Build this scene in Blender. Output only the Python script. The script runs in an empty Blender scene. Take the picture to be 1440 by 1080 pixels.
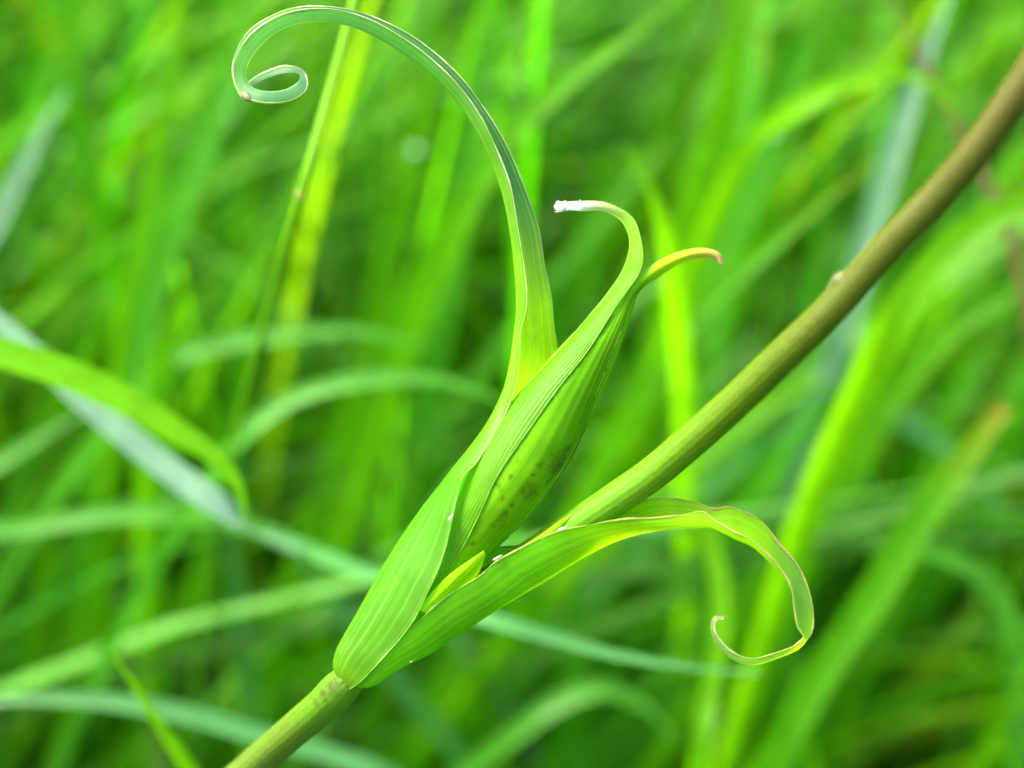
import bpy, math, random
import numpy as np
from mathutils import Vector, Matrix

random.seed(7)
rng = np.random.default_rng(7)
scene = bpy.context.scene
col = scene.collection

# ------------------------------------------------------------------ camera
PITCH = math.radians(40)
CAM = Vector((0, 0, 0.42))
D0 = 0.20                      # focus distance, metres
FRAME_W = 0.10                 # width of the picture at the focus distance, metres
UNIT = FRAME_W / 1440          # one photo pixel at the focus distance
FWD = Vector((0, math.cos(PITCH), -math.sin(PITCH)))
UPV = Vector((0, math.sin(PITCH), math.cos(PITCH)))
RGT = Vector((1, 0, 0))
cam_data = bpy.data.cameras.new('camera')
cam = bpy.data.objects.new('camera', cam_data)
col.objects.link(cam)
cam.location = CAM
cam.rotation_euler = (math.pi / 2 - PITCH, 0, 0)
cam_data.sensor_width = 36
cam_data.lens = 36 * D0 / FRAME_W
cam_data.clip_start = 0.005
cam_data.clip_end = 200
cam_data.dof.use_dof = True
cam_data.dof.focus_distance = D0
cam_data.dof.aperture_fstop = 12
scene.camera = cam

# ------------------------------------------------------------------ light
SUN_DIR = Vector((-0.52, 0.14, 0.86)).normalized()
world = bpy.data.worlds.new('World')
scene.world = world
world.use_nodes = True
wn = world.node_tree.nodes
wl = world.node_tree.links
sky = wn.new('ShaderNodeTexSky')
sky.sky_type = 'NISHITA'
sky.sun_disc = False
sky.sun_elevation = math.asin(SUN_DIR.z)
sky.sun_rotation = math.atan2(SUN_DIR.x, SUN_DIR.y)
sky.air_density = 1.0
sky.dust_density = 7.0
sky.ozone_density = 1.0
bg = wn['Background']
wl.new(sky.outputs[0], bg.inputs[0])
bg.inputs[1].default_value = 0.12
sun_data = bpy.data.lights.new('sun', 'SUN')
sun_data.energy = 1.5
sun_data.angle = math.radians(14)
sun_data.color = (1.0, 0.95, 0.86)
sun = bpy.data.objects.new('sun', sun_data)
col.objects.link(sun)
sun.location = (0, 0, 3)
sun.rotation_euler = SUN_DIR.to_track_quat('Z', 'Y').to_euler()

vs = scene.view_settings
vs.view_transform = 'Standard'
vs.look = 'None'
vs.gamma = 1
vs.use_curve_mapping = False
vs.exposure = 2.26
scene.cycles.use_denoising = True
scene.cycles.max_bounces = 10
scene.cycles.transparent_max_bounces = 8


# ------------------------------------------------------------------ helpers
def P(x, y, z=0.0):
    """photo pixel + depth offset (in focus-plane pixels, + = away) -> world"""
    d = D0 + z * UNIT
    return PD(x, y, d)


def PD(x, y, d):
    k = d / D0 * UNIT
    return CAM + FWD * d + RGT * ((x - 720) * k) + UPV * ((540 - y) * k)


def catmull(pts, n):
    """smooth curve through the rows of pts, n samples, chord-length steps"""
    p = np.asarray(pts, float)
    m = len(p)
    seg = np.linalg.norm(np.diff(p[:, :3], axis=0), axis=1) ** 0.5
    t = np.concatenate([[0], np.cumsum(np.maximum(seg, 1e-6))])
    tt = np.linspace(0, t[-1], n)
    d = np.zeros_like(p)
    d[1:-1] = ((p[2:] - p[1:-1]) / (t[2:] - t[1:-1])[:, None] * (t[1:-1] - t[:-2])[:, None]
               + (p[1:-1] - p[:-2]) / (t[1:-1] - t[:-2])[:, None] * (t[2:] - t[1:-1])[:, None]) / (t[2:] - t[:-2])[:, None]
    d[0] = (p[1] - p[0]) / (t[1] - t[0])
    d[-1] = (p[-1] - p[-2]) / (t[-1] - t[-2])
    i = np.clip(np.searchsorted(t, tt, side='right') - 1, 0, m - 2)
    h = (t[i + 1] - t[i])[:, None]
    s = ((tt - t[i]) / h[:, 0])[:, None]
    return ((2 * s**3 - 3 * s**2 + 1) * p[i] + (s**3 - 2 * s**2 + s) * h * d[i]
            + (-2 * s**3 + 3 * s**2) * p[i + 1] + (s**3 - s**2) * h * d[i + 1])


def link(name, me, mats, parent=None):
    o = bpy.data.objects.new(name, me)
    col.objects.link(o)
    for m in (mats if isinstance(mats, (list, tuple)) else [mats]):
        me.materials.append(m)
    if parent is not None:
        o.parent = parent
    return o


def grid_mesh(name, rows, closed=False):
    """rows: array (n, m, 3) -> smooth mesh with UV u across, v along (0..1)"""
    rows = np.asarray(rows, float)
    n, m, _ = rows.shape
    me = bpy.data.meshes.new(name)
    faces = []
    uvs = []
    mm = m if closed else m - 1
    for i in range(n - 1):
        for j in range(mm):
            j2 = (j + 1) % m
            faces.append((i * m + j, i * m + j2, (i + 1) * m + j2, (i + 1) * m + j))
            u0, u1 = j / mm, (j + 1) / mm
            v0, v1 = i / (n - 1), (i + 1) / (n - 1)
            uvs += [(u0, v0), (u1, v0), (u1, v1), (u0, v1)]
    me.from_pydata(rows.reshape(-1, 3).tolist(), [], faces)
    uv = me.uv_layers.new(name='UVMap')
    uv.data.foreach_set('uv', np.asarray(uvs, np.float32).ravel())
    me.polygons.foreach_set('use_smooth', [True] * len(faces))
    me.update()
    return me


def tube_mesh(name, pts, rad, sides=12, wobble=0.0):
    pts = np.asarray(pts, float)
    n = len(pts)
    rad = np.broadcast_to(np.asarray(rad, float), (n,))
    T = np.gradient(pts, axis=0)
    T /= np.linalg.norm(T, axis=1)[:, None] + 1e-12
    nrm = np.cross(T[0], [0.3, 0.8, 0.5])
    nrm /= np.linalg.norm(nrm)
    rows = np.zeros((n, sides, 3))
    a = np.arange(sides) / sides * 2 * np.pi
    for i in range(n):
        nrm = nrm - T[i] * nrm.dot(T[i])
        nrm /= np.linalg.norm(nrm)
        b = np.cross(T[i], nrm)
        r = rad[i] * (1 + wobble * np.sin(5 * a + 0.4))
        rows[i] = pts[i] + np.outer(np.cos(a) * r, nrm) + np.outer(np.sin(a) * r, b)
    me = grid_mesh(name, rows, True)
    return me


def cap_tube(me, sides):
    import bmesh
    bm = bmesh.new()
    bm.from_mesh(me)
    bm.verts.ensure_lookup_table()
    nv = len(bm.verts)
    bm.faces.new([bm.verts[j] for j in range(sides)][::-1])
    bm.faces.new([bm.verts[nv - sides + j] for j in range(sides)])
    bm.to_mesh(me)
    bm.free()
    return me


# ------------------------------------------------------------------ materials
def new_mat(name):
    m = bpy.data.materials.new(name)
    m.use_nodes = True
    nt = m.node_tree
    nt.nodes.clear()
    return m, nt, nt.nodes, nt.links


def math_node(nt, op, a, b=None, clamp=False):
    n = nt.nodes.new('ShaderNodeMath')
    n.operation = op
    n.use_clamp = clamp
    for k, v in enumerate((a, b)):
        if v is None:
            continue
        if isinstance(v, (int, float)):
            n.inputs[k].default_value = v
        else:
            nt.links.new(v, n.inputs[k])
    return n.outputs[0]


def mix_col(nt, fac, a, b, mode='MIX'):
    n = nt.nodes.new('ShaderNodeMix')
    n.data_type = 'RGBA'
    n.blend_type = mode
    if isinstance(fac, (int, float)):
        n.inputs[0].default_value = fac
    else:
        nt.links.new(fac, n.inputs[0])
    for k, v in ((6, a), (7, b)):
        if isinstance(v, tuple):
            n.inputs[k].default_value = (*v, 1)
        else:
            nt.links.new(v, n.inputs[k])
    return n.outputs[2]


def ramp(nt, fac, stops, interp='LINEAR'):
    n = nt.nodes.new('ShaderNodeValToRGB')
    n.color_ramp.interpolation = interp
    e = n.color_ramp.elements
    while len(e) < len(stops):
        e.new(0.5)
    for k, (p, c) in enumerate(stops):
        e[k].position = p
        e[k].color = (*c, 1) if len(c) == 3 else c
    nt.links.new(fac, n.inputs[0])
    return n.outputs[0]


def spot_mask(nt, spots, noise_scale=2500, soft=1.2):
    """stains at given world points: (point, radius)"""
    geo = nt.nodes.new('ShaderNodeNewGeometry')
    nz = nt.nodes.new('ShaderNodeTexNoise')
    nz.inputs['Scale'].default_value = noise_scale
    nz.inputs['Detail'].default_value = 3
    nt.links.new(geo.outputs['Position'], nz.inputs['Vector'])
    jit = math_node(nt, 'MULTIPLY_ADD', nz.outputs[0], 1.6)
    jit.node.inputs[2].default_value = -0.8
    total = None
    for p, r in spots:
        d = nt.nodes.new('ShaderNodeVectorMath')
        d.operation = 'DISTANCE'
        nt.links.new(geo.outputs['Position'], d.inputs[0])
        d.inputs[1].default_value = p
        q = math_node(nt, 'DIVIDE', d.outputs['Value'], r)
        q = math_node(nt, 'ADD', q, jit)
        mr = nt.nodes.new('ShaderNodeMapRange')
        mr.inputs[1].default_value = 1.0
        mr.inputs[2].default_value = 1.0 - soft
        mr.inputs[3].default_value = 0
        mr.inputs[4].default_value = 1
        nt.links.new(q, mr.inputs[0])
        total = mr.outputs[0] if total is None else math_node(nt, 'MAXIMUM', total, mr.outputs[0])
    return total


def leaf_material(name, base, glow, trans=0.45, rough=0.4, veins=9, vein_col=None, vein_amt=0.5,
                  edge=None, along=None, glow_along=None, spots=None, spot_col=(0.06, 0.028, 0.008),
                  spec=0.5, far_col=None, far_range=(0.5, 0.8), noise=0.25, attr=False, bump=0.25, noise_scale=220):
    """thin leaf: reflected colour base, transmitted colour glow; u across, v along"""
    m, nt, N, L = new_mat(name)
    out = N.new('ShaderNodeOutputMaterial')
    uvn = N.new('ShaderNodeUVMap')
    sep = N.new('ShaderNodeSeparateXYZ')
    L.new(uvn.outputs[0], sep.inputs[0])
    u, v = sep.outputs[0], sep.outputs[1]
    geo = N.new('ShaderNodeNewGeometry')
    nz = N.new('ShaderNodeTexNoise')
    nz.inputs['Scale'].default_value = noise_scale
    nz.inputs['Detail'].default_value = 5
    nz.inputs['Roughness'].default_value = 0.6
    L.new(geo.outputs['Position'], nz.inputs['Vector'])
    if along:
        cb = ramp(nt, v, along)
    else:
        rgb = N.new('ShaderNodeRGB')
        rgb.outputs[0].default_value = (*base, 1)
        cb = rgb.outputs[0]
    if glow_along:
        cg = ramp(nt, v, glow_along)
    else:
        rgb = N.new('ShaderNodeRGB')
        rgb.outputs[0].default_value = (*glow, 1)
        cg = rgb.outputs[0]
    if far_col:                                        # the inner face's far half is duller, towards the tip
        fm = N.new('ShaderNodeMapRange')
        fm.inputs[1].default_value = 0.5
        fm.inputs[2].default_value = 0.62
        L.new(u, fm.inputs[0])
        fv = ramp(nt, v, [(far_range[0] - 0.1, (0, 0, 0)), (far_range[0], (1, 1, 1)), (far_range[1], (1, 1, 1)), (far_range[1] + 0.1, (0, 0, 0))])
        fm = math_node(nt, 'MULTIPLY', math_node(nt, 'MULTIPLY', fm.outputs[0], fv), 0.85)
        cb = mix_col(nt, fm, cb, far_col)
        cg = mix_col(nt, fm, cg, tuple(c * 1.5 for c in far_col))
    if attr:
        at = N.new('ShaderNodeAttribute')
        at.attribute_name = 'tint'
        cb = mix_col(nt, 1.0, cb, at.outputs['Color'], 'MULTIPLY')
        cg = mix_col(nt, 1.0, cg, at.outputs['Color'], 'MULTIPLY')
    # streaky variation along the leaf
    comb = N.new('ShaderNodeCombineXYZ')
    L.new(math_node(nt, 'MULTIPLY', u, 40.0), comb.inputs[0])
    L.new(math_node(nt, 'MULTIPLY', v, 3.0), comb.inputs[1])
    st = N.new('ShaderNodeTexNoise')
    st.inputs['Scale'].default_value = 1.0
    st.inputs['Detail'].default_value = 4
    L.new(comb.outputs[0], st.inputs['Vector'])
    var = math_node(nt, 'ADD', nz.outputs[0], st.outputs[0])
    mr = N.new('ShaderNodeMapRange')
    mr.inputs[1].default_value = 0.7
    mr.inputs[2].default_value = 1.3
    mr.inputs[3].default_value = 1 - noise
    mr.inputs[4].default_value = 1 + noise
    L.new(var, mr.inputs[0])
    vc = N.new('ShaderNodeCombineXYZ')
    for k in range(3):
        L.new(mr.outputs[0], vc.inputs[k])
    cb = mix_col(nt, 1.0, cb, vc.outputs[0], 'MULTIPLY')
    cg = mix_col(nt, 1.0, cg, vc.outputs[0], 'MULTIPLY')
    # parallel veins: slightly wandering lines
    wob = math_node(nt, 'MULTIPLY', math_node(nt, 'SUBTRACT', nz.outputs[0], 0.5), 0.035)
    ph = math_node(nt, 'MULTIPLY', math_node(nt, 'ADD', u, wob), veins * 2 * math.pi)
    sn = math_node(nt, 'MULTIPLY_ADD', math_node(nt, 'SINE', ph), 0.5)
    sn.node.inputs[2].default_value = 0.5
    lo = math_node(nt, 'MULTIPLY_ADD', math_node(nt, 'SINE', math_node(nt, 'MULTIPLY', u, veins * 2.3)), 0.5)
    lo.node.inputs[2].default_value = 0.5
    line = math_node(nt, 'MULTIPLY', math_node(nt, 'POWER', sn, 14.0), math_node(nt, 'MULTIPLY', math_node(nt, 'ADD', lo, 0.15), math_node(nt, 'MULTIPLY', st.outputs[0], 1.6)))
    if vein_col:
        cb = mix_col(nt, math_node(nt, 'MULTIPLY', line, vein_amt), cb, vein_col)
        cg = mix_col(nt, math_node(nt, 'MULTIPLY', line, vein_amt), cg, tuple(min(1, c * 1.6) for c in vein_col))
    if edge:
        e = math_node(nt, 'ABSOLUTE', math_node(nt, 'SUBTRACT', u, 0.5))
        em = N.new('ShaderNodeMapRange')
        em.inputs[1].default_value = 0.46
        em.inputs[2].default_value = 0.5
        L.new(math_node(nt, 'ADD', e, wob), em.inputs[0])
        cb = mix_col(nt, em.outputs[0], cb, edge)
        cg = mix_col(nt, em.outputs[0], cg, edge)
    if spots:
        sm = spot_mask(nt, spots)
        cb = mix_col(nt, math_node(nt, 'MULTIPLY', sm, 0.85), cb, spot_col)
        cg = mix_col(nt, math_node(nt, 'MULTIPLY', sm, 0.85), cg, spot_col)
    bs = N.new('ShaderNodeBsdfPrincipled')
    bs.inputs['Roughness'].default_value = rough
    bs.inputs['Specular IOR Level'].default_value = spec
    L.new(cb, bs.inputs['Base Color'])
    tr = N.new('ShaderNodeBsdfTranslucent')
    L.new(cg, tr.inputs['Color'])
    hgt = math_node(nt, 'ADD', math_node(nt, 'MULTIPLY', sn, 0.6), math_node(nt, 'MULTIPLY', nz.outputs[0], 0.8))
    bp = N.new('ShaderNodeBump')
    bp.inputs['Strength'].default_value = bump
    bp.inputs['Distance'].default_value = 0.0002
    L.new(hgt, bp.inputs['Height'])
    L.new(bp.outputs[0], bs.inputs['Normal'])
    mx = N.new('ShaderNodeMixShader')
    mx.inputs[0].default_value = trans
    L.new(bs.outputs[0], mx.inputs[1])
    L.new(tr.outputs[0], mx.inputs[2])
    L.new(mx.outputs[0], out.inputs['Surface'])
    return m


def plain_material(name, base, rough=0.5, noise=0.2, scale=600, spec=0.4, bump=0.2, sss=0.0):
    m, nt, N, L = new_mat(name)
    out = N.new('ShaderNodeOutputMaterial')
    geo = N.new('ShaderNodeNewGeometry')
    nz = N.new('ShaderNodeTexNoise')
    nz.inputs['Scale'].default_value = scale
    nz.inputs['Detail'].default_value = 5
    L.new(geo.outputs['Position'], nz.inputs['Vector'])
    c = ramp(nt, nz.outputs[0], [(0.3, tuple(x * (1 - noise) for x in base)), (0.7, tuple(min(1, x * (1 + noise)) for x in base))])
    bs = N.new('ShaderNodeBsdfPrincipled')
    bs.inputs['Roughness'].default_value = rough
    bs.inputs['Specular IOR Level'].default_value = spec
    L.new(c, bs.inputs['Base Color'])
    if sss:
        bs.inputs['Subsurface Weight'].default_value = sss
        bs.inputs['Subsurface Scale'].default_value = 0.0012
        bs.inputs['Subsurface Radius'].default_value = (0.5, 1.0, 0.1)
    bp = N.new('ShaderNodeBump')
    bp.inputs['Strength'].default_value = bump
    bp.inputs['Distance'].default_value = 0.0002
    L.new(nz.outputs[0], bp.inputs['Height'])
    L.new(bp.outputs[0], bs.inputs['Normal'])
    L.new(bs.outputs[0], out.inputs['Surface'])
    return m


def stem_material(name, along, spots=None, spot_col=(0.06, 0.015, 0.02), ribs=9, rib_amt=0.10, streak=0.2, patch=None):
    m, nt, N, L = new_mat(name)
    out = N.new('ShaderNodeOutputMaterial')
    uvn = N.new('ShaderNodeUVMap')
    sep = N.new('ShaderNodeSeparateXYZ')
    L.new(uvn.outputs[0], sep.inputs[0])
    geo = N.new('ShaderNodeNewGeometry')
    nz = N.new('ShaderNodeTexNoise')
    nz.inputs['Scale'].default_value = 1400
    nz.inputs['Detail'].default_value = 8
    nz.inputs['Roughness'].default_value = 0.7
    L.new(geo.outputs['Position'], nz.inputs['Vector'])
    comb = N.new('ShaderNodeCombineXYZ')
    an = math_node(nt, 'MULTIPLY', sep.outputs[0], 2 * math.pi)
    L.new(math_node(nt, 'MULTIPLY', math_node(nt, 'COSINE', an), 11.0), comb.inputs[0])
    L.new(math_node(nt, 'MULTIPLY', math_node(nt, 'SINE', an), 11.0), comb.inputs[1])
    L.new(math_node(nt, 'MULTIPLY', sep.outputs[1], 8.0), comb.inputs[2])
    st = N.new('ShaderNodeTexNoise')
    st.inputs['Scale'].default_value = 1.0
    st.inputs['Detail'].default_value = 4
    L.new(comb.outputs[0], st.inputs['Vector'])
    c = ramp(nt, sep.outputs[1], along)
    mr = N.new('ShaderNodeMapRange')
    mr.inputs[1].default_value = 0.35
    mr.inputs[2].default_value = 0.65
    mr.inputs[3].default_value = 1 - streak
    mr.inputs[4].default_value = 1 + streak
    L.new(math_node(nt, 'MULTIPLY', math_node(nt, 'ADD', st.outputs[0], nz.outputs[0]), 0.5), mr.inputs[0])
    vc = N.new('ShaderNodeCombineXYZ')
    for k in range(3):
        L.new(mr.outputs[0], vc.inputs[k])
    c = mix_col(nt, 1.0, c, vc.outputs[0], 'MULTIPLY')
    if patch:
        pz = N.new('ShaderNodeTexNoise')
        pz.inputs['Scale'].default_value = 260
        pz.inputs['Detail'].default_value = 3
        L.new(geo.outputs['Position'], pz.inputs['Vector'])
        pm = N.new('ShaderNodeMapRange')
        pm.inputs[1].default_value = 0.42
        pm.inputs[2].default_value = 0.58
        L.new(pz.outputs[0], pm.inputs[0])
        c = mix_col(nt, math_node(nt, 'MULTIPLY', pm.outputs[0], 0.8), c, patch)
    if spots:
        c = mix_col(nt, math_node(nt, 'MULTIPLY', spot_mask(nt, spots, soft=1.0), 0.9), c, spot_col)
    bs = N.new('ShaderNodeBsdfPrincipled')
    bs.inputs['Roughness'].default_value = 0.42
    bs.inputs['Specular IOR Level'].default_value = 0.2
    bs.inputs['Subsurface Weight'].default_value = 0.35
    bs.inputs['Subsurface Scale'].default_value = 0.0015
    bs.inputs['Subsurface Radius'].default_value = (0.5, 1.0, 0.1)
    L.new(c, bs.inputs['Base Color'])
    rb = math_node(nt, 'SINE', math_node(nt, 'MULTIPLY', sep.outputs[0], ribs * 2 * 2 * math.pi))
    bp = N.new('ShaderNodeBump')
    bp.inputs['Strength'].default_value = 0.5
    bp.inputs['Distance'].default_value = 0.0002
    L.new(math_node(nt, 'ADD', math_node(nt, 'MULTIPLY', rb, rib_amt), nz.outputs[0]), bp.inputs['Height'])
    L.new(bp.outputs[0], bs.inputs['Normal'])
    L.new(bs.outputs[0], out.inputs['Surface'])
    return m


# blade materials: own grass colours, with sky sheen painted into blue and grey
GM = {
    'mid':    leaf_material('grass_mid_green', (0.040, 0.18, 0.003), (0.11, 0.48, 0.002), 0.52, 0.42, 7, spec=0.18),
    'bright': leaf_material('grass_bright_green', (0.070, 0.24, 0.003), (0.19, 0.62, 0.002), 0.56, 0.42, 7, spec=0.18),
    'yellow': leaf_material('grass_yellow_green', (0.095, 0.29, 0.003), (0.25, 0.70, 0.002), 0.58, 0.42, 6, spec=0.18),
    'yellowgreen': leaf_material('grass_fresh_green', (0.11, 0.32, 0.003), (0.26, 0.75, 0.002), 0.52, 0.45, 7, spec=0.12),
    'pale':   leaf_material('grass_pale_green', (0.06, 0.25, 0.015), (0.14, 0.54, 0.012), 0.48, 0.40, 8, spec=0.3),
    'blue':   leaf_material('grass_blue_green_sheen', (0.07, 0.25, 0.06), (0.11, 0.42, 0.06), 0.38, 0.34, 8, spec=0.5),
    'grey':   leaf_material('grass_grey_blue_sheen', (0.20, 0.35, 0.23), (0.2, 0.45, 0.2), 0.35, 0.40, 8, spec=0.5),
    'tan':    leaf_material('grass_dry_tan', (0.22, 0.15, 0.06), (0.30, 0.22, 0.06), 0.35, 0.55, 7),
    'browntip': leaf_material('grass_brown_tipped', (0.07, 0.2, 0.01), (0.2, 0.5, 0.01), 0.54, 0.42, 7, spec=0.3,
                              along=[(0.0, (0.05, 0.22, 0.003)), (0.86, (0.07, 0.26, 0.003)), (0.96, (0.15, 0.24, 0.006)), (1.0, (0.22, 0.17, 0.02))],
                              glow_along=[(0.0, (0.15, 0.58, 0.002)), (0.86, (0.2, 0.66, 0.003)), (0.96, (0.4, 0.6, 0.006)), (1.0, (0.5, 0.36, 0.02))]),
}

# ------------------------------------------------------------------ ground
gm, nt, N, L = new_mat('dark_soil_and_thatch')
out = N.new('ShaderNodeOutputMaterial')
geo = N.new('ShaderNodeNewGeometry')
nz = N.new('ShaderNodeTexNoise')
nz.inputs['Scale'].default_value = 60
nz.inputs['Detail'].default_value = 8
L.new(geo.outputs['Position'], nz.inputs['Vector'])
c = ramp(nt, nz.outputs[0], [(0.3, (0.008, 0.008, 0.005)), (0.5, (0.014, 0.022, 0.008)), (0.7, (0.028, 0.032, 0.014))])
bs = N.new('ShaderNodeBsdfPrincipled')
bs.inputs['Roughness'].default_value = 0.95
L.new(c, bs.inputs['Base Color'])
bp = N.new('ShaderNodeBump')
bp.inputs['Distance'].default_value = 0.01
L.new(nz.outputs[0], bp.inputs['Height'])
L.new(bp.outputs[0], bs.inputs['Normal'])
L.new(bs.outputs[0], out.inputs['Surface'])
S = 60.0
nn = 40
xs = np.sinh(np.linspace(-5, 5, nn)) / math.sinh(5) * S
gx, gy = np.meshgrid(xs, xs, indexing='ij')
gz = 0.006 * np.sin(gx * 9.1) * np.cos(gy * 7.3)
me = grid_mesh('ground', np.stack([gx, gy, gz], -1))
ground = link('ground', me, gm)
ground['kind'] = 'structure'

# ------------------------------------------------------------------ the plant
plant_root = None


def sheet(name, stations, mat, parent, n=120, m=14, margins=None, wave=0.0, margin_r=1.6, seed=0, hug=None):
    """leaf sheet from stations of three photo points (near margin, keel, far margin);
    the cross-section is a parabola through them"""
    st = np.array([[*a, *b, *c] for a, b, c in stations], float)       # order: near, keel, far
    mids = st[:, 3:6]
    full = np.concatenate([mids, st], 1)
    cur = catmull(full, n)[:, 3:]
    Nn, K, F = cur[:, 0:3], cur[:, 3:6], cur[:, 6:9]
    C = 2 * K - (Nn + F) / 2
    t = np.linspace(0, 1, m)[None, :, None]
    pix = (1 - t) ** 2 * Nn[:, None] + 2 * t * (1 - t) * C[:, None] + t ** 2 * F[:, None]
    if hug is not None:                       # lie close on the round bud, free only towards the tip
        ax, until, lift = hug
        s_ = np.linspace(0, 1, n)
        wgt = np.clip((until + 0.12 - s_) / 0.12, 0, 1)
        for i in range(n):
            for j in range(m):
                dd = np.hypot(ax[:, 0] - pix[i, j, 0], ax[:, 1] - pix[i, j, 1])
                k = int(dd.argmin())
                zz = ax[k, 2] - math.sqrt(max(ax[k, 3] ** 2 - dd[k] ** 2, 0.0)) - lift
                pix[i, j, 2] += wgt[i] * (zz - pix[i, j, 2])
    if wave:
        r = np.random.default_rng(seed)
        s = np.linspace(0, 1, n)
        w = sum(r.normal() * np.sin(2 * np.pi * (k * s + r.random())) / k ** 0.5 for k in (7, 11, 17, 23)) * wave
        env = np.abs(np.linspace(-1, 1, m)) ** 3
        pix[:, :, 2] += w[:, None] * env[None]
        pix[:, :, 1] += 0.25 * w[:, None] * env[None]
    rows = np.array([[P(*q) for q in row] for row in pix])
    o = link(name, grid_mesh(name, rows), mat, parent)
    if margins:
        for k in (0, m - 1):
            q_ = np.arange(n)
            rr = margin_r * UNIT * np.clip(0.62 + 0.45 * np.sin(q_ * 0.31 + seed + k) * np.sin(q_ * 0.117 + k) + 0.22 * np.sin(q_ * 1.7 + k) * np.sin(q_ * 0.83), 0.15, 1.3)
            rr[-4:] *= 0.6
            mg = cap_tube(tube_mesh('margin', rows[:, k], rr, 6), 6)
            link('margin', mg, margins, o)
    return o, rows


# --- stems (one continuous line through the node; the lower stem roots in the soil)
low_px = [(515, 935, 12), (498, 950, 14), (462, 985, 60), (410, 1030, 140), (350, 1082, 230), (270, 1155, 330)]
low = [P(*q) for q in low_px]
end = low[-1]
root = Vector((end.x - 0.055, end.y + 0.035, -0.01))
low += [end + Vector((-0.022, -0.004, -0.035)), end + Vector((-0.043, 0.008, -0.09)), root + Vector((0.003, -0.004, 0.09)), root]
low_c = catmull([tuple(q) for q in low], 90)
plant = bpy.data.objects.new('goatsbeard_plant', None)
plant.empty_display_size = 0.05
col.objects.link(plant)
plant.location = root
plant['label'] = 'slender green plant with sheathing curled leaves, a pointed bud and a slanting round stem'
plant['category'] = 'plant'


def into(o):
    """keep world place while parenting to the plant's root"""
    o.parent = plant
    o.matrix_parent_inverse = Matrix.Translation(-root)
    return o


NODE = P(466, 966, -2)
stem_spots = [(P(478, 958, -12), 0.0015), (P(505, 968, -14), 0.0010), (P(463, 966, 2), 0.0016), (P(466, 955, -2), 0.0010), (P(452, 979, 18), 0.0010), (P(440, 990, 34), 0.0008),
              (P(383, 1033, 70), 0.0005), (P(372, 1045, 80), 0.0003), (P(425, 1003, 30), 0.0003), (P(520, 958, -14), 0.0006),
              (P(500, 964, -14), 0.0006)]
m_low = stem_material('stem_yellow_green',
                      [(0.0, (0.08, 0.26, 0.008)), (0.06, (0.075, 0.205, 0.008)), (0.13, (0.082, 0.15, 0.012)), (0.4, (0.10, 0.14, 0.03)), (0.8, (0.13, 0.13, 0.05)), (1.0, (0.10, 0.07, 0.04))],
                      stem_spots)
rr = np.interp(np.linspace(0, 1, 90), [0, 0.03, 0.06, 0.09, 0.3, 1.0], [14, 22, 28, 25.5, 24.5, 32]) * UNIT
o = link('stem', cap_tube(tube_mesh('stem', low_c, rr, 24, 0.015), 24), m_low)
o['label'] = 'lower stem, yellow green with a dull purple joint'
into(o)

up_px = [(508, 942, 14), (560, 900, 14), (640, 845, 10), (740, 785, 4), (800, 746, -6), (860, 706, -30), (919, 665, -60), (978, 615, -100),
         (1039, 560, -145), (1099, 502, -190), (1159, 445, -230), (1208, 392, -255), (1259, 336, -285), (1320, 273, -315), (1372, 212, -345),
         (1423, 141, -370), (1466, 72, -390), (1505, -5, -410), (1530, -80, -425)]
up_r = [14, 17, 20, 23, 25, 25.5, 25.5, 25.5, 25, 24.5, 23.5, 23.5, 23, 23, 23, 23, 23, 24, 24]
up = [tuple(P(*q)) for q in up_px]
last = Vector(up[-1])
up += [tuple(last + Vector((0.008, -0.001, 0.03))), tuple(last + Vector((0.011, 0.0, 0.065)))]
up_r += [30, 40]
uc = catmull([(*p, r) for p, r in zip(up, up_r)], 160)
upr = uc[:, 3] * UNIT * 0.92
# small raised scar on the upper stem
m_up = stem_material('stem_olive',
                     [(0.0, (0.09, 0.27, 0.006)), (0.22, (0.09, 0.24, 0.006)), (0.33, (0.08, 0.165, 0.003)), (0.45, (0.07, 0.10, 0.004)),
                      (0.65, (0.068, 0.068, 0.006)), (0.85, (0.062, 0.066, 0.008)), (1.0, (0.08, 0.14, 0.02))])
o = link('upper_stem', cap_tube(tube_mesh('upper_stem', uc[:, :3], upr, 28, 0.012), 28), m_up)
o['label'] = 'upper stem, smooth olive green flushed brown'
into(o)
up_obj = o
# scar bump
bu = [P(1152, 434, -236), P(1165, 415, -242), P(1178, 400, -248), P(1187, 390, -252), P(1204, 378, -256)]
bc = catmull([tuple(q) for q in bu], 20)
br = np.interp(np.linspace(0, 1, 20), [0, 0.35, 0.62, 0.8, 1], [1, 8, 12, 8, 1]) * UNIT
o = link('leaf_scar', cap_tube(tube_mesh('leaf_scar', bc, br, 10), 10), plain_material('scar_pale', (0.085, 0.10, 0.02), 0.55, 0.3, 900), up_obj)

margin_pale = stem_material('leaf_margin_pale', [(0.0, (0.16, 0.36, 0.04)), (0.36, (0.16, 0.36, 0.04)), (0.44, (0.30, 0.30, 0.16)), (0.55, (0.42, 0.36, 0.26)), (0.8, (0.48, 0.46, 0.33)), (1.0, (0.4, 0.5, 0.25))], patch=(0.16, 0.36, 0.06))
margin_pink = stem_material('leaf_margin_pink', [(0.0, (0.12, 0.28, 0.03)), (0.3, (0.2, 0.26, 0.05)), (0.5, (0.42, 0.24, 0.11)), (0.75, (0.40, 0.22, 0.13)), (0.9, (0.3, 0.34, 0.15)), (1.0, (0.5, 0.4, 0.3))], patch=(0.24, 0.34, 0.05))
margin_green = plain_material('leaf_margin_green', (0.17, 0.38, 0.03), 0.5, 0.4, 700)

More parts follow.
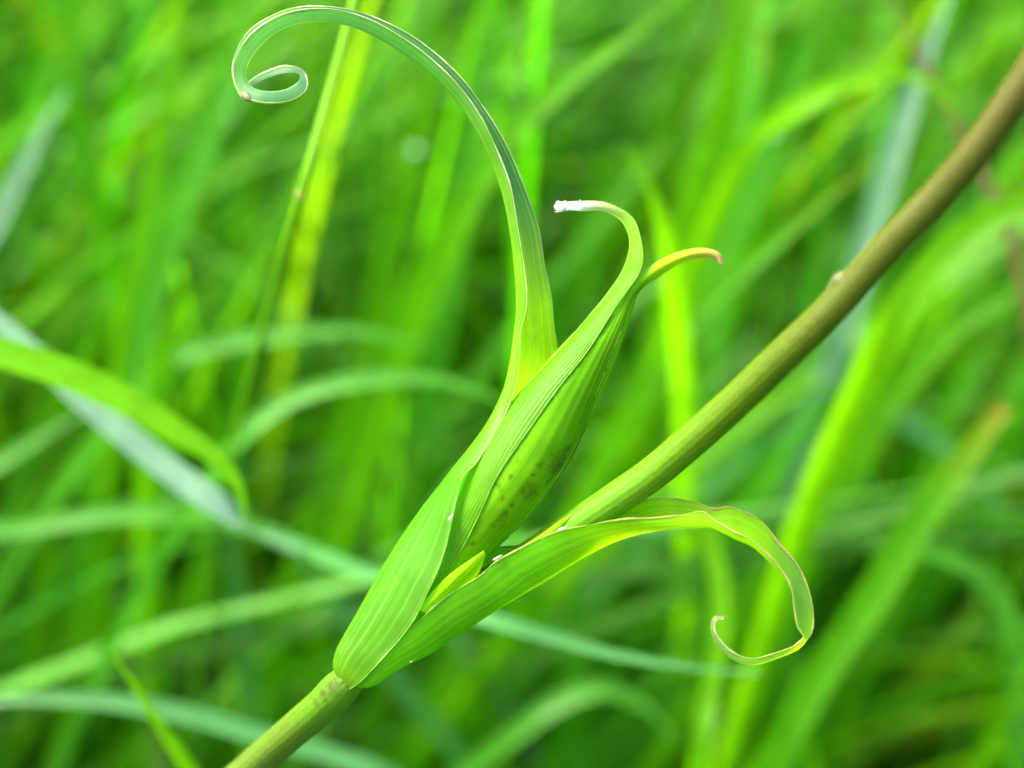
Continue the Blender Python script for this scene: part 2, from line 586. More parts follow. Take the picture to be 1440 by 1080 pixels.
# --- upper leaf: sheath at the node, long arch, curled tip.  (near margin, keel, far margin)
A = [
    ((490, 970, 2), (472, 952, 16), (492, 964, 30)),
    ((505, 960, -20), (468, 936, 6), (505, 946, 42)),
    ((525, 940, -30), (471, 918, 0), (524, 922, 46)),
    ((549, 914, -38), (480, 899, 0), (540, 900, 50)),
    ((574, 884, -48), (500, 864, 0), (570, 860, 60)),
    ((602, 832, -60), (545, 784, 0), (615, 790, 70)),
    ((626, 772, -62), (590, 717, 0), (660, 720, 75)),
    ((639, 715, -62), (624, 674, 0), (690, 670, 75)),
    ((649, 676, -58), (640, 654, 0), (705, 640, 75)),
    ((670, 650, -50), (661, 628, 0), (720, 615, 70)),
    ((702, 598, -34), (690, 588, 0), (745, 580, 65)),
    ((722, 553, -24), (712, 543, 0), (768, 545, 60)),
    ((731, 508, -18), (722, 505, 0), (784, 508, 45)),
    ((732, 468, -12), (727, 466, 0), (779, 458, 38)),
    ((741, 430, -14), (728, 430, 0), (776, 425, 34)),
    ((737, 372, -16), (724, 370, 0), (766, 372, 30)),
    ((728, 318, -16), (717, 316, 0), (757, 320, 28)),
    ((718, 262, -16), (704, 264, 0), (740, 270, 26)),
    ((696, 204, -16), (682, 208, 0), (715, 210, 24)),
    ((669, 152, -16), (653, 158, 0), (683, 155, 22)),
    ((627, 101, -14), (610, 108, 0), (640, 100, 20)),
    ((571, 56, -12), (558, 70, 0), (581, 52, 18)),
    ((510, 24, -10), (505, 42, 0), (514, 20, 16)),
    ((455, 12, -10), (456, 31, 0), (457, 9, 14)),
    ((402, 19, -10), (411, 36, 0), (402, 14, 12)),
    ((361, 41, -10), (376, 56, 0), (358, 37, 12)),
    ((337, 71, -10), (353, 83, 0), (334, 68, 10)),
    ((328, 97, -12), (346, 104, -4), (327, 96, 4)),
    ((332, 120, -18), (350, 117, -14), (331, 121, -4)),
    ((344, 136, -24), (361, 125, -20), (342, 138, -10)),
    ((368, 144, -26), (381, 128, -22), (367, 145, -10)),
    ((403, 142, -18), (402, 125, -14), (403, 143, 0)),
    ((430, 126, 6), (420, 114, 4), (431, 127, 14)),
    ((428, 103, 34), (420, 104, 28), (429, 102, 40)),
    ((406, 94, 52), (405, 103, 46), (406, 93, 58)),
    ((382, 99, 52), (384, 107, 48), (381, 98, 58)),
    ((360, 109, 38), (365, 116, 36), (359, 108, 44)),
    ((347, 120, 18), (352, 126, 16), (346, 119, 22)),
    ((341, 129, 4), (346, 134, 2), (340, 128, 8)),
]
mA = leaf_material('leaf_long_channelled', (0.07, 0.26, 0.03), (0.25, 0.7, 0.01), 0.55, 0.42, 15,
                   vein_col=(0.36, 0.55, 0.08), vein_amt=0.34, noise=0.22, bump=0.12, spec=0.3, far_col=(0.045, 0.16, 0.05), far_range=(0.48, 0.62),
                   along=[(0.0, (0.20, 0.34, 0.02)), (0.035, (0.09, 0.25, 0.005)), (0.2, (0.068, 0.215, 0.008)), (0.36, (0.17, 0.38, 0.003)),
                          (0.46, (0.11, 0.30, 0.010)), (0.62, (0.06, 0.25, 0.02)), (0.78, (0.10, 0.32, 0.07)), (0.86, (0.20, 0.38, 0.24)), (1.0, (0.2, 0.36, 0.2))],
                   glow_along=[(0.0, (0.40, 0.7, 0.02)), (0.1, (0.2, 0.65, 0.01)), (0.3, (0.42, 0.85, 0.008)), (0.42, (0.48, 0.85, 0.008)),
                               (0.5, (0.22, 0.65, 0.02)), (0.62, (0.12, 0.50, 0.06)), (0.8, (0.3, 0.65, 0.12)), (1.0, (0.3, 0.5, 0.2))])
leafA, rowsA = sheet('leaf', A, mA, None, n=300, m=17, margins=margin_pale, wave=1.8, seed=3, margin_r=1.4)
leafA['label'] = 'long channelled leaf sheathing the bud, arching over into a curled tip'
into(leafA)
# swollen tip bead
bm_pts = catmull([tuple(P(*q)) for q in [(341, 129, -8), (345, 134, -20), (350, 139, -24), (357, 142, -22)]], 10)
o = link('tip_bead', cap_tube(tube_mesh('tip_bead', bm_pts, np.array([2, 4, 5, 5.6, 6, 5.8, 5.2, 4, 2.6, 1]) * UNIT, 12), 12),
         plain_material('bead_pink', (0.15, 0.17, 0.06), 0.45, 0.3, 800), leafA)

# --- lower leaf: clasps the upper stem, then arches and curls to the right
B = [
    ((500, 958, 2), (496, 966, 8), (505, 950, 22)),
    ((516, 950, -16), (522, 966, -6), (530, 935, 30)),
    ((540, 916, -32), (560, 942, -10), (558, 900, 45)),
    ((584, 878, -48), (602, 921, -10), (598, 846, 50)),
    ((624, 842, -50), (652, 888, -12), (645, 798, 52)),
    ((672, 812, -50), (712, 850, -14), (682, 772, 52)),
    ((704, 786, -50), (768, 817, -18), (738, 764, 48)),
    ((778, 750, -54), (818, 786, -24), (792, 728, 30)),
    ((830, 738, -62), (858, 765, -32), (838, 726, 10)),
    ((880, 730, -70), (896, 752, -44), (872, 718, -4)),
    ((925, 728, -68), (935, 744, -52), (908, 703, -14)),
    ((960, 724, -66), (970, 742, -58), (948, 701, -22)),
    ((988, 720, -66), (1000, 743, -62), (982, 708, -32)),
    ((1006, 732, -70), (1020, 751, -64), (1004, 716, -44)),
    ((1030, 747, -74), (1036, 757, -62), (1024, 713, -50)),
    ((1054, 758, -74), (1056, 765, -62), (1050, 721, -50)),
    ((1079, 779, -72), (1081, 786, -60), (1076, 738, -50)),
    ((1100, 803, -70), (1103, 808, -58), (1095, 764, -48)),
    ((1113, 826, -68), (1114, 830, -56), (1121, 794, -46)),
    ((1117, 854, -66), (1119, 857, -54), (1138, 832, -46)),
    ((1122, 880, -64), (1125, 884, -52), (1144, 868, -46)),
    ((1130, 895, -62), (1133, 900, -52), (1140, 892, -46)),
    ((1121, 906, -62), (1124, 912, -52), (1126, 906, -42)),
    ((1097, 916, -62), (1096, 925, -54), (1096, 918, -36)),
    ((1060, 926, -62), (1060, 935, -54), (1060, 928, -38)),
    ((1033, 919, -62), (1030, 928, -56), (1032, 921, -40)),
    ((1014, 902, -62), (1009, 908, -56), (1013, 903, -42)),
    ((1005, 884, -62), (999, 884, -56), (1004, 884, -44)),
    ((1008, 872, -62), (1004, 867, -56), (1008, 871, -46)),
    ((1018, 870, -62), (1018, 866, -56), (1018, 869, -48)),
]
mB = leaf_material('leaf_clasping', (0.07, 0.26, 0.02), (0.25, 0.7, 0.01), 0.62, 0.45, 14,
                   vein_col=(0.2, 0.42, 0.06), vein_amt=0.34, noise=0.22, bump=0.12, spec=0.25,
                   along=[(0.0, (0.17, 0.46, 0.010)), (0.3, (0.15, 0.48, 0.004)), (0.45, (0.30, 0.66, 0.003)), (0.6, (0.24, 0.58, 0.006)),  # brighter yellow middle stretch imitates sunlight on the leaf
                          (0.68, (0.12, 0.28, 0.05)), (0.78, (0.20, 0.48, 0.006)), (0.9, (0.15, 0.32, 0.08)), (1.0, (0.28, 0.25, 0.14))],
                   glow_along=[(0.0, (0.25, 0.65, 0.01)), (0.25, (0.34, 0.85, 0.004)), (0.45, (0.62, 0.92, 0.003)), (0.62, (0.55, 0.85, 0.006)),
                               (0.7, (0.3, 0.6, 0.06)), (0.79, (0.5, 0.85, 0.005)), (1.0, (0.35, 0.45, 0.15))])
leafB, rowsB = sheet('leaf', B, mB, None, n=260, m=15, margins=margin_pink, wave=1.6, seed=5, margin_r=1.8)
leafB['label'] = 'shorter leaf clasping the upper stem, twisted and curled at its tip'
into(leafB)

# thin flaps, coloured yellow as if backlit, of the clasping leaf's far side showing past bud and stem
m_flap = leaf_material('leaf_flap_backlit_yellow', (0.30, 0.62, 0.002), (0.42, 0.8, 0.002), 0.5, 0.5, 4, noise=0.12, spec=0.15)
for lab_, stn in [('yellow sliver of leaf between bud and clasping leaf',
                   [((588, 858, -50), (598, 862, -49), (610, 866, -34)), ((606, 834, -53), (620, 842, -52), (634, 848, -34)),
                    ((632, 808, -55), (644, 818, -54), (654, 828, -34)), ((658, 789, -55), (664, 798, -55), (672, 808, -42)),
                    ((680, 774, -52), (681, 776, -52), (683, 780, -51))]),
                  ('yellow sliver of leaf edging the stem',
                   [((738, 766, -30), (741, 769, -32), (744, 771, -31)), ((765, 748, -28), (769, 752, -32), (772, 756, -30)),
                    ((785, 733, -26), (787, 737, -30), (789, 741, -29)), ((803, 723, -26), (804, 724, -27), (804, 725, -27))])]:
    fl, _r = sheet('leaf_flap', stn, m_flap, None, n=24, m=7)
    fl.parent = leafB
    fl['label'] = lab_

# --- bud: spindle body, two bracts with curled tips
bud_px = [(515, 940, 14, 15), (560, 880, 10, 24), (604, 815, 5, 36), (655, 745, 2, 50), (712, 672, 0, 60), (765, 597, 0, 56),
          (815, 520, 0, 43), (856, 455, 0, 27), (884, 408, 0, 14), (897, 385, 0, 4)]
bp_ = catmull([(*tuple(P(a, b, z)), r) for a, b, z, r in bud_px], 70)
bud_axis = catmull(bud_px, 160)
bud_spots = [(P(x, y, z - 6), r * 1.35) for x, y, z, r in [
    (700, 681, -52, .00040), (704, 689, -52, .00030), (738, 693, -50, .00045), (757, 684, -46, .00036), (735, 686, -50, .0003), (690, 737, -40, .00032),
    (700, 735, -36, .00042), (718, 670, -56, .0003), (750, 668, -52, .00025), (780, 666, -34, .00060), (772, 678, -30, .00036), (790, 640, -30, .0004),
    (684, 733, -40, .0003), (728, 648, -60, .0003), (745, 700, -46, .0004), (710, 722, -44, .0004), (760, 655, -52, .0004), (788, 655, -30, .0007), (795, 630, -28, .0005), (772, 672, -40, .0004), (706, 700, -52, .0003), (664, 764, -40, .0003), (784, 655, -28, .0013), (745, 690, -40, .0010), (700, 728, -34, .0008), (720, 711, -46, .00025), (765, 690, -36, .0003)]]
m_bud = leaf_material('bud_green', (0.14, 0.46, 0.002), (0.2, 0.6, 0.002), 0.15, 0.5, 10, noise=0.2, spots=bud_spots, bump=0.3, spec=0.15)
bud = link('flower_bud', cap_tube(tube_mesh('flower_bud', bp_[:, :3], bp_[:, 3] * UNIT, 32), 32), m_bud)
bud['label'] = 'pointed closed bud with brown specks'
into(bud)
m_br1 = leaf_material('bract_light', (0.10, 0.30, 0.015), (0.3, 0.75, 0.01), 0.30, 0.42, 8, vein_col=(0.2, 0.42, 0.06), vein_amt=0.25, noise=0.16, spec=0.15,
                      along=[(0.0, (0.09, 0.29, 0.004)), (0.4, (0.07, 0.195, 0.002)), (0.7, (0.09, 0.28, 0.004)), (0.84, (0.20, 0.40, 0.03)), (0.91, (0.45, 0.5, 0.25)), (0.95, (0.85, 0.85, 0.82)), (1.0, (0.88, 0.88, 0.86))],
                      glow_along=[(0.0, (0.2, 0.65, 0.006)), (0.7, (0.26, 0.70, 0.006)), (0.9, (0.6, 0.7, 0.2)), (1.0, (0.8, 0.75, 0.7))])
C1 = [
    ((566, 868, 10), (575, 862, -26), (592, 862, -30)),
    ((600, 800, 10), (615, 795, -40), (636, 796, -42)),
    ((634, 728, 8), (652, 726, -52), (672, 728, -56)),
    ((655, 672, 8), (682, 672, -58), (700, 668, -66)),
    ((690, 606, 6), (716, 606, -60), (744, 604, -66)),
    ((735, 547, 4), (758, 548, -54), (785, 546, -60)),
    ((782, 497, 4), (801, 502, -44), (825, 495, -48)),
    ((838, 432, 2), (850, 437, -28), (868, 428, -34)),
    ((876, 378, 0), (884, 385, -14), (901, 378, -22)),
    ((885, 338, 0), (893, 338, -8), (902, 341, -14)),
    ((873, 310, 0), (880, 306, -6), (889, 306, -10)),
    ((848, 297, 0), (850, 291, -6), (853, 285, -4)),
    ((818, 297, 0), (816, 290, -6), (815, 283, -2)),
    ((790, 294, 0), (788, 290, -5), (787, 285, -1)),
]
b1, rows1 = sheet('bract', C1, m_br1, None, n=110, m=11, margins=margin_green, wave=0.25, seed=8, margin_r=0.7, hug=(bud_axis, 0.60, 6.0))
b1['label'] = 'pale green bract with a white woolly curled tip'
into(b1)
m_br2 = leaf_material('bract_dark', (0.06, 0.24, 0.008), (0.2, 0.6, 0.008), 0.30, 0.42, 8, noise=0.2, spec=0.12, spots=bud_spots,
                      along=[(0.0, (0.17, 0.46, 0.002)), (0.4, (0.09, 0.31, 0.001)), (0.66, (0.13, 0.38, 0.002)), (0.78, (0.34, 0.50, 0.004)), (0.92, (0.34, 0.30, 0.05)), (1.0, (0.42, 0.22, 0.14))],
                      glow_along=[(0.0, (0.15, 0.5, 0.005)), (0.6, (0.15, 0.5, 0.005)), (0.8, (0.55, 0.8, 0.01)), (0.93, (0.6, 0.5, 0.05)), (1.0, (0.6, 0.3, 0.15))])
C2 = [
    ((625, 775, -20), (660, 796, -32), (672, 792, -4)),
    ((670, 700, -40), (728, 722, -48), (744, 722, 0)),
    ((715, 625, -42), (785, 652, -46), (802, 640, 0)),
    ((775, 540, -36), (826, 560, -36), (842, 545, 0)),
    ((838, 458, -18), (863, 474, -24), (874, 464, 0)),
    ((890, 396, -10), (896, 405, -14), (902, 407, 0)),
    ((924, 368, 0), (927, 377, -10), (929, 388, 0)),
    ((963, 352, 0), (964, 360, -8), (962, 368, 2)),
    ((994, 349, 0), (993, 356, -6), (990, 363, 2)),
    ((1012, 356, 0), (1008, 360, -5), (1004, 364, 1)),
    ((1018, 371, 0), (1014, 371, -4), (1011, 371, 1)),
]
b2, rows2 = sheet('bract', C2, m_br2, None, n=110, m=11, margins=margin_green, wave=0.25, seed=9, margin_r=0.7, hug=(bud_axis, 0.52, 3.4))
b2['label'] = 'darker bract whose reddish tip bends away to the side'
into(b2)

# white wool on the first bract's tip: many fine short hairs
wool_v, wool_f = [], []
rw = random.Random(4)
for k in range(900):
    s = rw.random()
    x = 786 + 36 * s ** 1.6
    p = P(x + rw.gauss(0, 1.2), 290 + rw.gauss(0, 2.2), rw.gauss(-4, 3))
    d = Vector((rw.gauss(-1.6, 0.8), rw.gauss(0, 0.8), rw.gauss(0, 0.8))).normalized() * UNIT * rw.uniform(3, 8)
    sd = d.cross(Vector((rw.gauss(0, 1), rw.gauss(0, 1), rw.gauss(0, 1)))).normalized() * UNIT * 0.4
    b = len(wool_v)
    q = p + d * 0.6 + sd * rw.uniform(-3, 3)
    wool_v += [p - sd, p + sd, q + sd, q - sd, p + d]
    wool_f += [(b, b + 1, b + 2, b + 3), (b + 3, b + 2, b + 4)]
me = bpy.data.meshes.new('wool')
me.from_pydata([tuple(v) for v in wool_v], [], wool_f)
wool = link('wool', me, plain_material('white_wool', (0.9, 0.9, 0.89), 0.8, 0.03, 900))
wool['kind'] = 'stuff'
wool.parent = b1

# closed flower head above the frame, carried by the upper stem
top = Vector(up[-1])
hd = (top - Vector(up[-2])).normalized()
hp = [top - hd * 0.002, top + hd * 0.006, top + hd * 0.014, top + hd * 0.026, top + hd * 0.036]
hc = catmull([(*tuple(p), r) for p, r in zip(hp, [40, 70, 80, 52, 8])], 30)
o = link('flower_head', cap_tube(tube_mesh('flower_head', hc[:, :3], hc[:, 3] * UNIT, 24, 0.05), 24), m_bud)
into(o)

# ------------------------------------------------------------------ grass blades one can tell apart
TAN = math.tan(PITCH)


def blade_rows(path, width, facing, fold=0.18, nseg=30, taper=(0.25, 1.0, 0.75, 0.04), twist=0.0, tilt=0.0):
    """path: world points base->tip; width metres; blade faces 'facing' turned by tilt (radians)"""
    c = catmull([tuple(p) for p in path], nseg)
    T = np.gradient(c, axis=0)
    T /= np.linalg.norm(T, axis=1)[:, None] + 1e-12
    s = np.linspace(0, 1, nseg)
    wv = np.interp(s, [0, 0.25, 0.8, 1.0], taper) * width
    wv[-6:] *= np.interp(np.arange(6), [0, 5], [1, 0.6])
    rows = np.zeros((nseg, 5, 3))
    f = np.asarray(facing, float)
    for i in range(nseg):
        a = tilt + twist * (s[i] - 0.5)
        fa = -f * math.cos(a) + np.array(UPV) * math.sin(a)      # a > 0: the side in view turns up to the sky
        W2 = np.cross(T[i], fa)
        W2 /= np.linalg.norm(W2) + 1e-9
        N2 = np.cross(W2, T[i])
        for j, u in enumerate((-1, -0.5, 0, 0.5, 1)):
            rows[i, j] = c[i] + W2 * (u * wv[i] / 2) + N2 * ((abs(u) - 0.5) * fold * wv[i])
    return rows


def grass_blade(label, pts, w, d, mat, tilt=None, lean=0.6, tip=True, name='grass_leaf', twist=None, ext=0.07):
    """pts: photo pixels from base to tip; w: width in photo pixels; d: distance in metres at picture mid-height.
    Below its lowest visible point the blade bends down to a root in the soil."""
    W3 = []
    for x, y, *dd in pts:
        v = (540 - y) * UNIT / D0
        k = 1 / (1 + v * TAN)
        dist = (d + (dd[0] if dd else 0)) * (1 + lean * (k - 1))
        W3.append(PD(x, y, dist))
    p0, p1 = W3[0], W3[1]
    t = (p0 - p1).normalized()
    h = Vector((t.x, max(t.y, 0.0), 0)) * ext
    root_ = Vector((p0.x + h.x * 1.3, p0.y + h.y * 1.3 + 0.01, -0.005))
    mid1 = Vector((p0.x + h.x * 0.75, p0.y + h.y * 0.75 + 0.004, p0.z * 0.62))
    mid2 = Vector((p0.x + h.x * 1.15, p0.y + h.y * 1.15 + 0.008, p0.z * 0.28))
    path = [root_ - W3[0] * 0, mid2, mid1] + W3
    wid = w * 0.78 * UNIT * d / D0
    tl = random.uniform(-0.5, 0.5) if tilt is None else tilt
    tw = random.uniform(-0.3, 0.3) if twist is None else twist
    wid /= max(0.7, math.cos(tl))
    tp = (0.35, 1.0, 0.95, 0.22) if tip else (0.5, 1.0, 1.0, 0.8)
    rows = blade_rows(path, wid, FWD, fold=0.2, nseg=44, taper=tp, twist=tw, tilt=tl)
    rows = rows - np.array(root_)
    o = link(name, grid_mesh(name, rows), GM[mat])
    o.location = root_
    o['label'] = label
    o['category'] = 'grass blade'
    o['group'] = 'grass blades behind the plant'
    return o


BL = [
    # label, points base->tip, width, distance, material, options
    ('silvery blue grass blade slanting beneath the bright arching blade', [(560, 830, .06), (430, 780, .03), (330, 728), (250, 672), (150, 592), (40, 492), (-70, 395)], 40, 0.272, 'grey', dict(tilt=0.75, lean=0.1, twist=0, tip=False)),
    ('bright green arching blade crossing over the silvery blue blade, its tip hooked down', [(-150, 520), (-60, 488), (50, 512), (160, 556), (240, 602), (310, 650), (338, 690), (343, 730)], 56, 0.258, 'yellowgreen', dict(tilt=0.45, lean=0.0, twist=0)),
    ('short sharp yellow-green blade tip poking up beside the lower stem', [(330, 1180), (280, 1105), (245, 1050), (205, 990), (158, 915)], 34, 0.235, 'yellow', dict(tilt=0.2)),
    ('pale teal blade lying level behind the yellow-green blade tip', [(560, 1100), (480, 1066), (360, 1032), (260, 1004), (140, 985), (0, 985), (-90, 1010)], 34, 0.285, 'blue', dict(tilt=0.5, lean=0.1)),
    ('long blue-green blade stretched level under the clasping leaf', [(250, 700, .08), (360, 745, .05), (480, 795, .025), (590, 835, .008), (670, 865), (770, 895), (860, 920), (960, 937), (1068, 948)], 30, 0.262, 'blue', dict(tilt=0.45, lean=0.1)),
    ('teal blade running level from the silvery blade towards the joint', [(-80, 760), (40, 742), (180, 722), (320, 735), (430, 765), (540, 808)], 32, 0.31, 'pale', dict(tilt=0.5, lean=0.1)),
    ('short pale teal blade slanting down behind the joint', [(560, 960), (500, 880), (450, 820), (400, 750)], 36, 0.33, 'blue', dict(tilt=0.4)),
    ('broad pale green blade rising behind the curled leaf tip', [(150, 640), (195, 470), (225, 370), (275, 220), (320, 90), (350, -20)], 64, 0.36, 'pale', dict(tilt=0.35)),
    ('upright green blade whose foot fades near the grey streak', [(150, 330), (112, 190), (104, 90), (90, -60)], 40, 0.37, 'mid', dict(tilt=0.1)),
    ('bright upright blade in front of the broad pale blade', [(170, 500), (215, 260), (245, 110), (258, -50)], 38, 0.35, 'bright', dict(tilt=0.15)),
    ('grey-blue blade streak leaning in the dark corner grass', [(-50, 400), (5, 290), (45, 210), (95, 120)], 34, 0.37, 'grey', dict(tilt=0.4)),
    ('thin level green blade low in the dark corner grass', [(-80, 345), (20, 332), (120, 328), (210, 345)], 24, 0.38, 'mid', dict(tilt=0.4, lean=0.1)),
    ('wide soft green blade climbing behind the arching leaf', [(430, 800), (480, 680), (545, 500), (600, 370), (640, 250)], 74, 0.37, 'bright', dict(tilt=0.3)),
    ('upright pale blade behind the crest of the arching leaf', [(600, 560), (640, 330), (665, 170), (692, -40)], 46, 0.38, 'pale', dict(tilt=0.4)),
    ('upright yellowish blade beside the pale blade behind the arching leaf', [(480, 620), (545, 380), (590, 200), (625, -40)], 46, 0.40, 'bright', dict(tilt=0.1)),
    ('level arching blade reaching behind the bud sheath, yellowing at one end', [(330, 625), (395, 570), (480, 540), (580, 532), (660, 545), (730, 580)], 34, 0.30, 'pale', dict(tilt=0.45, lean=0.1)),
    ('pale blade lying level behind the jointed grass stalk', [(240, 510), (320, 484), (410, 470), (520, 468), (600, 490)], 32, 0.33, 'pale', dict(tilt=0.55, lean=0.1)),
    ('broad short bright blade with blunt tip left of the jointed stalk', [(215, 640), (225, 550), (240, 470), (258, 400)], 58, 0.33, 'bright', dict(tilt=0.1)),
    ('yellow-green blade slanting up to the upper edge behind the white-tipped bract', [(640, 330), (720, 190), (800, 112), (870, 62), (990, -30)], 42, 0.33, 'bright', dict(tilt=0.3)),
    ('broad bright upright blade beyond the white-tipped bract', [(940, 480), (985, 300), (1020, 150), (1055, -50)], 82, 0.38, 'bright', dict(tilt=-0.1)),
    ('yellow-green blade with bent blunt tip above the reddish bract tip', [(960, 560, .03), (950, 430, .012), (935, 330, .003), (912, 262), (880, 205)], 44, 0.295, 'yellowgreen', dict(tilt=0.1, lean=0.3)),
    ('bright arching blade bowing over towards the slanting stem', [(930, 500, .05), (1000, 320, .03), (1060, 200, .01), (1120, 152), (1190, 116), (1265, 104), (1322, 128), (1345, 175)], 46, 0.31, 'yellowgreen', dict(tilt=0.3, lean=0.2, twist=0)),
    ('wide pale blade rising behind the bud tips', [(840, 700), (890, 580), (960, 440), (1040, 280), (1100, 150), (1160, 0)], 74, 0.39, 'pale', dict(tilt=0.4)),
    ('bright upright blade between the wide pale blade and the grey-blue blade', [(1060, 330), (1105, 180), (1140, 70), (1170, -50)], 48, 0.41, 'bright', dict(tilt=0.1)),
    ('grey-blue blade leaning behind the bowed bright blade', [(1195, 430), (1228, 310), (1262, 195), (1300, 85), (1345, -30)], 40, 0.345, 'grey', dict(tilt=0.5)),
    ('dry tan grass stalk crossing the grey-blue blade', [(1420, 330), (1375, 235), (1332, 150), (1288, 68), (1240, -30)], 24, 0.335, 'tan', dict(tilt=0.1)),
    ('olive blade with a browned tip pointing at the grey-blue blade', [(900, 560), (1000, 420), (1080, 350), (1150, 290), (1225, 236)], 34, 0.325, 'browntip', dict(tilt=0.1)),
    ('brightest broad yellow-green blade arching away under the slanting stem', [(1090, 860, .035), (1150, 680, .02), (1205, 560, .008), (1262, 445), (1330, 355), (1400, 305), (1500, 270)], 66, 0.285, 'yellow', dict(tilt=0.1, twist=0, lean=0.3, tip=False)),
    ('soft green blade slanting below the brightest broad blade', [(1180, 680), (1250, 560), (1340, 465), (1470, 385)], 56, 0.34, 'bright', dict(tilt=0.3)),
    ('wide pale blade leaning beside the brightest broad blade', [(930, 980), (1010, 790), (1080, 660), (1150, 550), (1230, 400)], 80, 0.37, 'pale', dict(tilt=0.45)),
    ('short bright blade level under the slanting stem', [(960, 640), (1040, 582), (1105, 548), (1185, 540)], 36, 0.33, 'yellow', dict(tilt=-0.2, lean=0.2)),
    ('long bright blade ending in an orange-brown tip', [(1080, 1080), (1140, 970), (1220, 850), (1300, 722), (1360, 640), (1412, 570)], 64, 0.30, 'browntip', dict(tilt=0.15, lean=0.4, tip=False)),
    ('pale blue-green blade dipping behind the orange-tipped blade', [(1200, 560), (1270, 592), (1340, 640), (1430, 740)], 36, 0.35, 'blue', dict(tilt=0.5, lean=0.1)),
    ('short pale blade bending beside the curled lower leaf', [(1150, 700), (1185, 660), (1230, 690), (1270, 740)], 34, 0.36, 'pale', dict(tilt=0.5, lean=0.1)),
    ('arched pale blade with an orange stain near its bend', [(1430, 1090), (1428, 960), (1418, 880), (1385, 815), (1310, 778), (1220, 770)], 44, 0.32, 'pale', dict(tilt=0.35, lean=0.2)),
    ('upright bright blade under the stained arched blade', [(1370, 1130), (1392, 1000), (1408, 900), (1440, 780)], 42, 0.34, 'bright', dict(tilt=0.1)),
    ('narrow bright blade leaning out past the stained arched blade', [(1330, 1130), (1390, 1050), (1440, 960), (1490, 860)], 26, 0.30, 'yellow', dict(tilt=0.0)),
    ('upright pale bluish blade below the ring of the curled lower leaf', [(1118, 1130), (1116, 1000), (1118, 880), (1124, 760)], 38, 0.33, 'pale', dict(tilt=0.4)),
    ('tall yellow blade rising through the ring of the curled lower leaf', [(975, 1130), (990, 1010), (1010, 900, .02), (1008, 800, .04), (985, 720, .06), (955, 650, .08)], 42, 0.28, 'yellow', dict(tilt=0.1, twist=0, lean=0.3)),
    ('green blade slanting up inside the ring of the curled lower leaf', [(960, 1010), (1030, 880), (1085, 790), (1160, 640)], 32, 0.33, 'bright', dict(tilt=0.1)),
    ('bright pale blade glowing beneath the clasping leaf', [(800, 1120), (806, 980), (812, 890), (800, 780)], 68, 0.35, 'pale', dict(tilt=-0.2)),
    ('green blade rising beneath the joint towards the clasping leaf', [(540, 1130), (590, 1010), (640, 920), (690, 800)], 56, 0.35, 'bright', dict(tilt=0.15)),
    ('soft pale blade beside the glowing one beneath the clasping leaf', [(650, 1130), (680, 1000), (712, 900), (740, 800)], 54, 0.37, 'pale', dict(tilt=0.45)),
    ('low arched blade bending over beneath the long blue-green blade', [(740, 1020), (790, 985), (850, 970), (910, 995), (955, 1050)], 36, 0.33, 'pale', dict(tilt=0.5, lean=0.1)),
    ('bright green blade growing behind the pale teal level blade', [(185, 1060), (225, 950), (262, 850), (300, 720)], 46, 0.35, 'bright', dict(tilt=0.15)),
    ('broad bright blade standing behind the lower stem', [(365, 1120), (385, 980), (402, 850), (430, 700)], 54, 0.35, 'bright', dict(tilt=0.1)),
    ('grey-teal upright blade between the two bright blades by the lower stem', [(352, 1010), (344, 900), (330, 800), (318, 700)], 32, 0.345, 'blue', dict(tilt=0.45)),
    ('green upright blade above the pale teal level blade', [(90, 1040), (130, 880), (145, 770), (160, 640)], 46, 0.36, 'yellowgreen', dict(tilt=0.3)),
    ('green upright blade at the dark gap by the pale teal level blade', [(40, 1000), (60, 870), (70, 760), (95, 620)], 40, 0.38, 'yellowgreen', dict(tilt=0.2)),
    ('pale green blade rising from the side under the silvery blue blade', [(-80, 690), (0, 648), (70, 606), (150, 560)], 32, 0.33, 'pale', dict(tilt=0.4, lean=0.1)),
    ('bright upright blade near the jointed stalk above the level arching blade', [(320, 640), (352, 480), (345, 330), (360, 200)], 40, 0.40, 'bright', dict(tilt=0.2)),
    ('soft green upright blade under the white-tipped bract', [(740, 560), (790, 440), (830, 330), (850, 200)], 60, 0.42, 'mid', dict(tilt=0.3)),
    ('green blade leaning at the far side of the slanting stem', [(1300, 470), (1350, 360), (1400, 260), (1450, 180)], 40, 0.37, 'yellowgreen', dict(tilt=0.3)),
    ('soft green blade low beneath the orange-tipped blade', [(1180, 1060), (1260, 1010), (1340, 960), (1440, 900)], 46, 0.40, 'yellowgreen', dict(tilt=0.3, lean=0.2)),
    ('fresh green upright blade between the lower stem and the glowing blade', [(490, 1130), (520, 1020), (560, 930), (600, 840)], 50, 0.39, 'yellowgreen', dict(tilt=0.2)),
    ('narrow bright blade tilted behind the bud right of the sheath', [(800, 760), (850, 650), (885, 560), (930, 450)], 50, 0.35, 'bright', dict(tilt=0.2)),
]
for lab, pts, w, d, mat, kw in BL:
    grass_blade(lab, pts, w, d, mat, **kw)

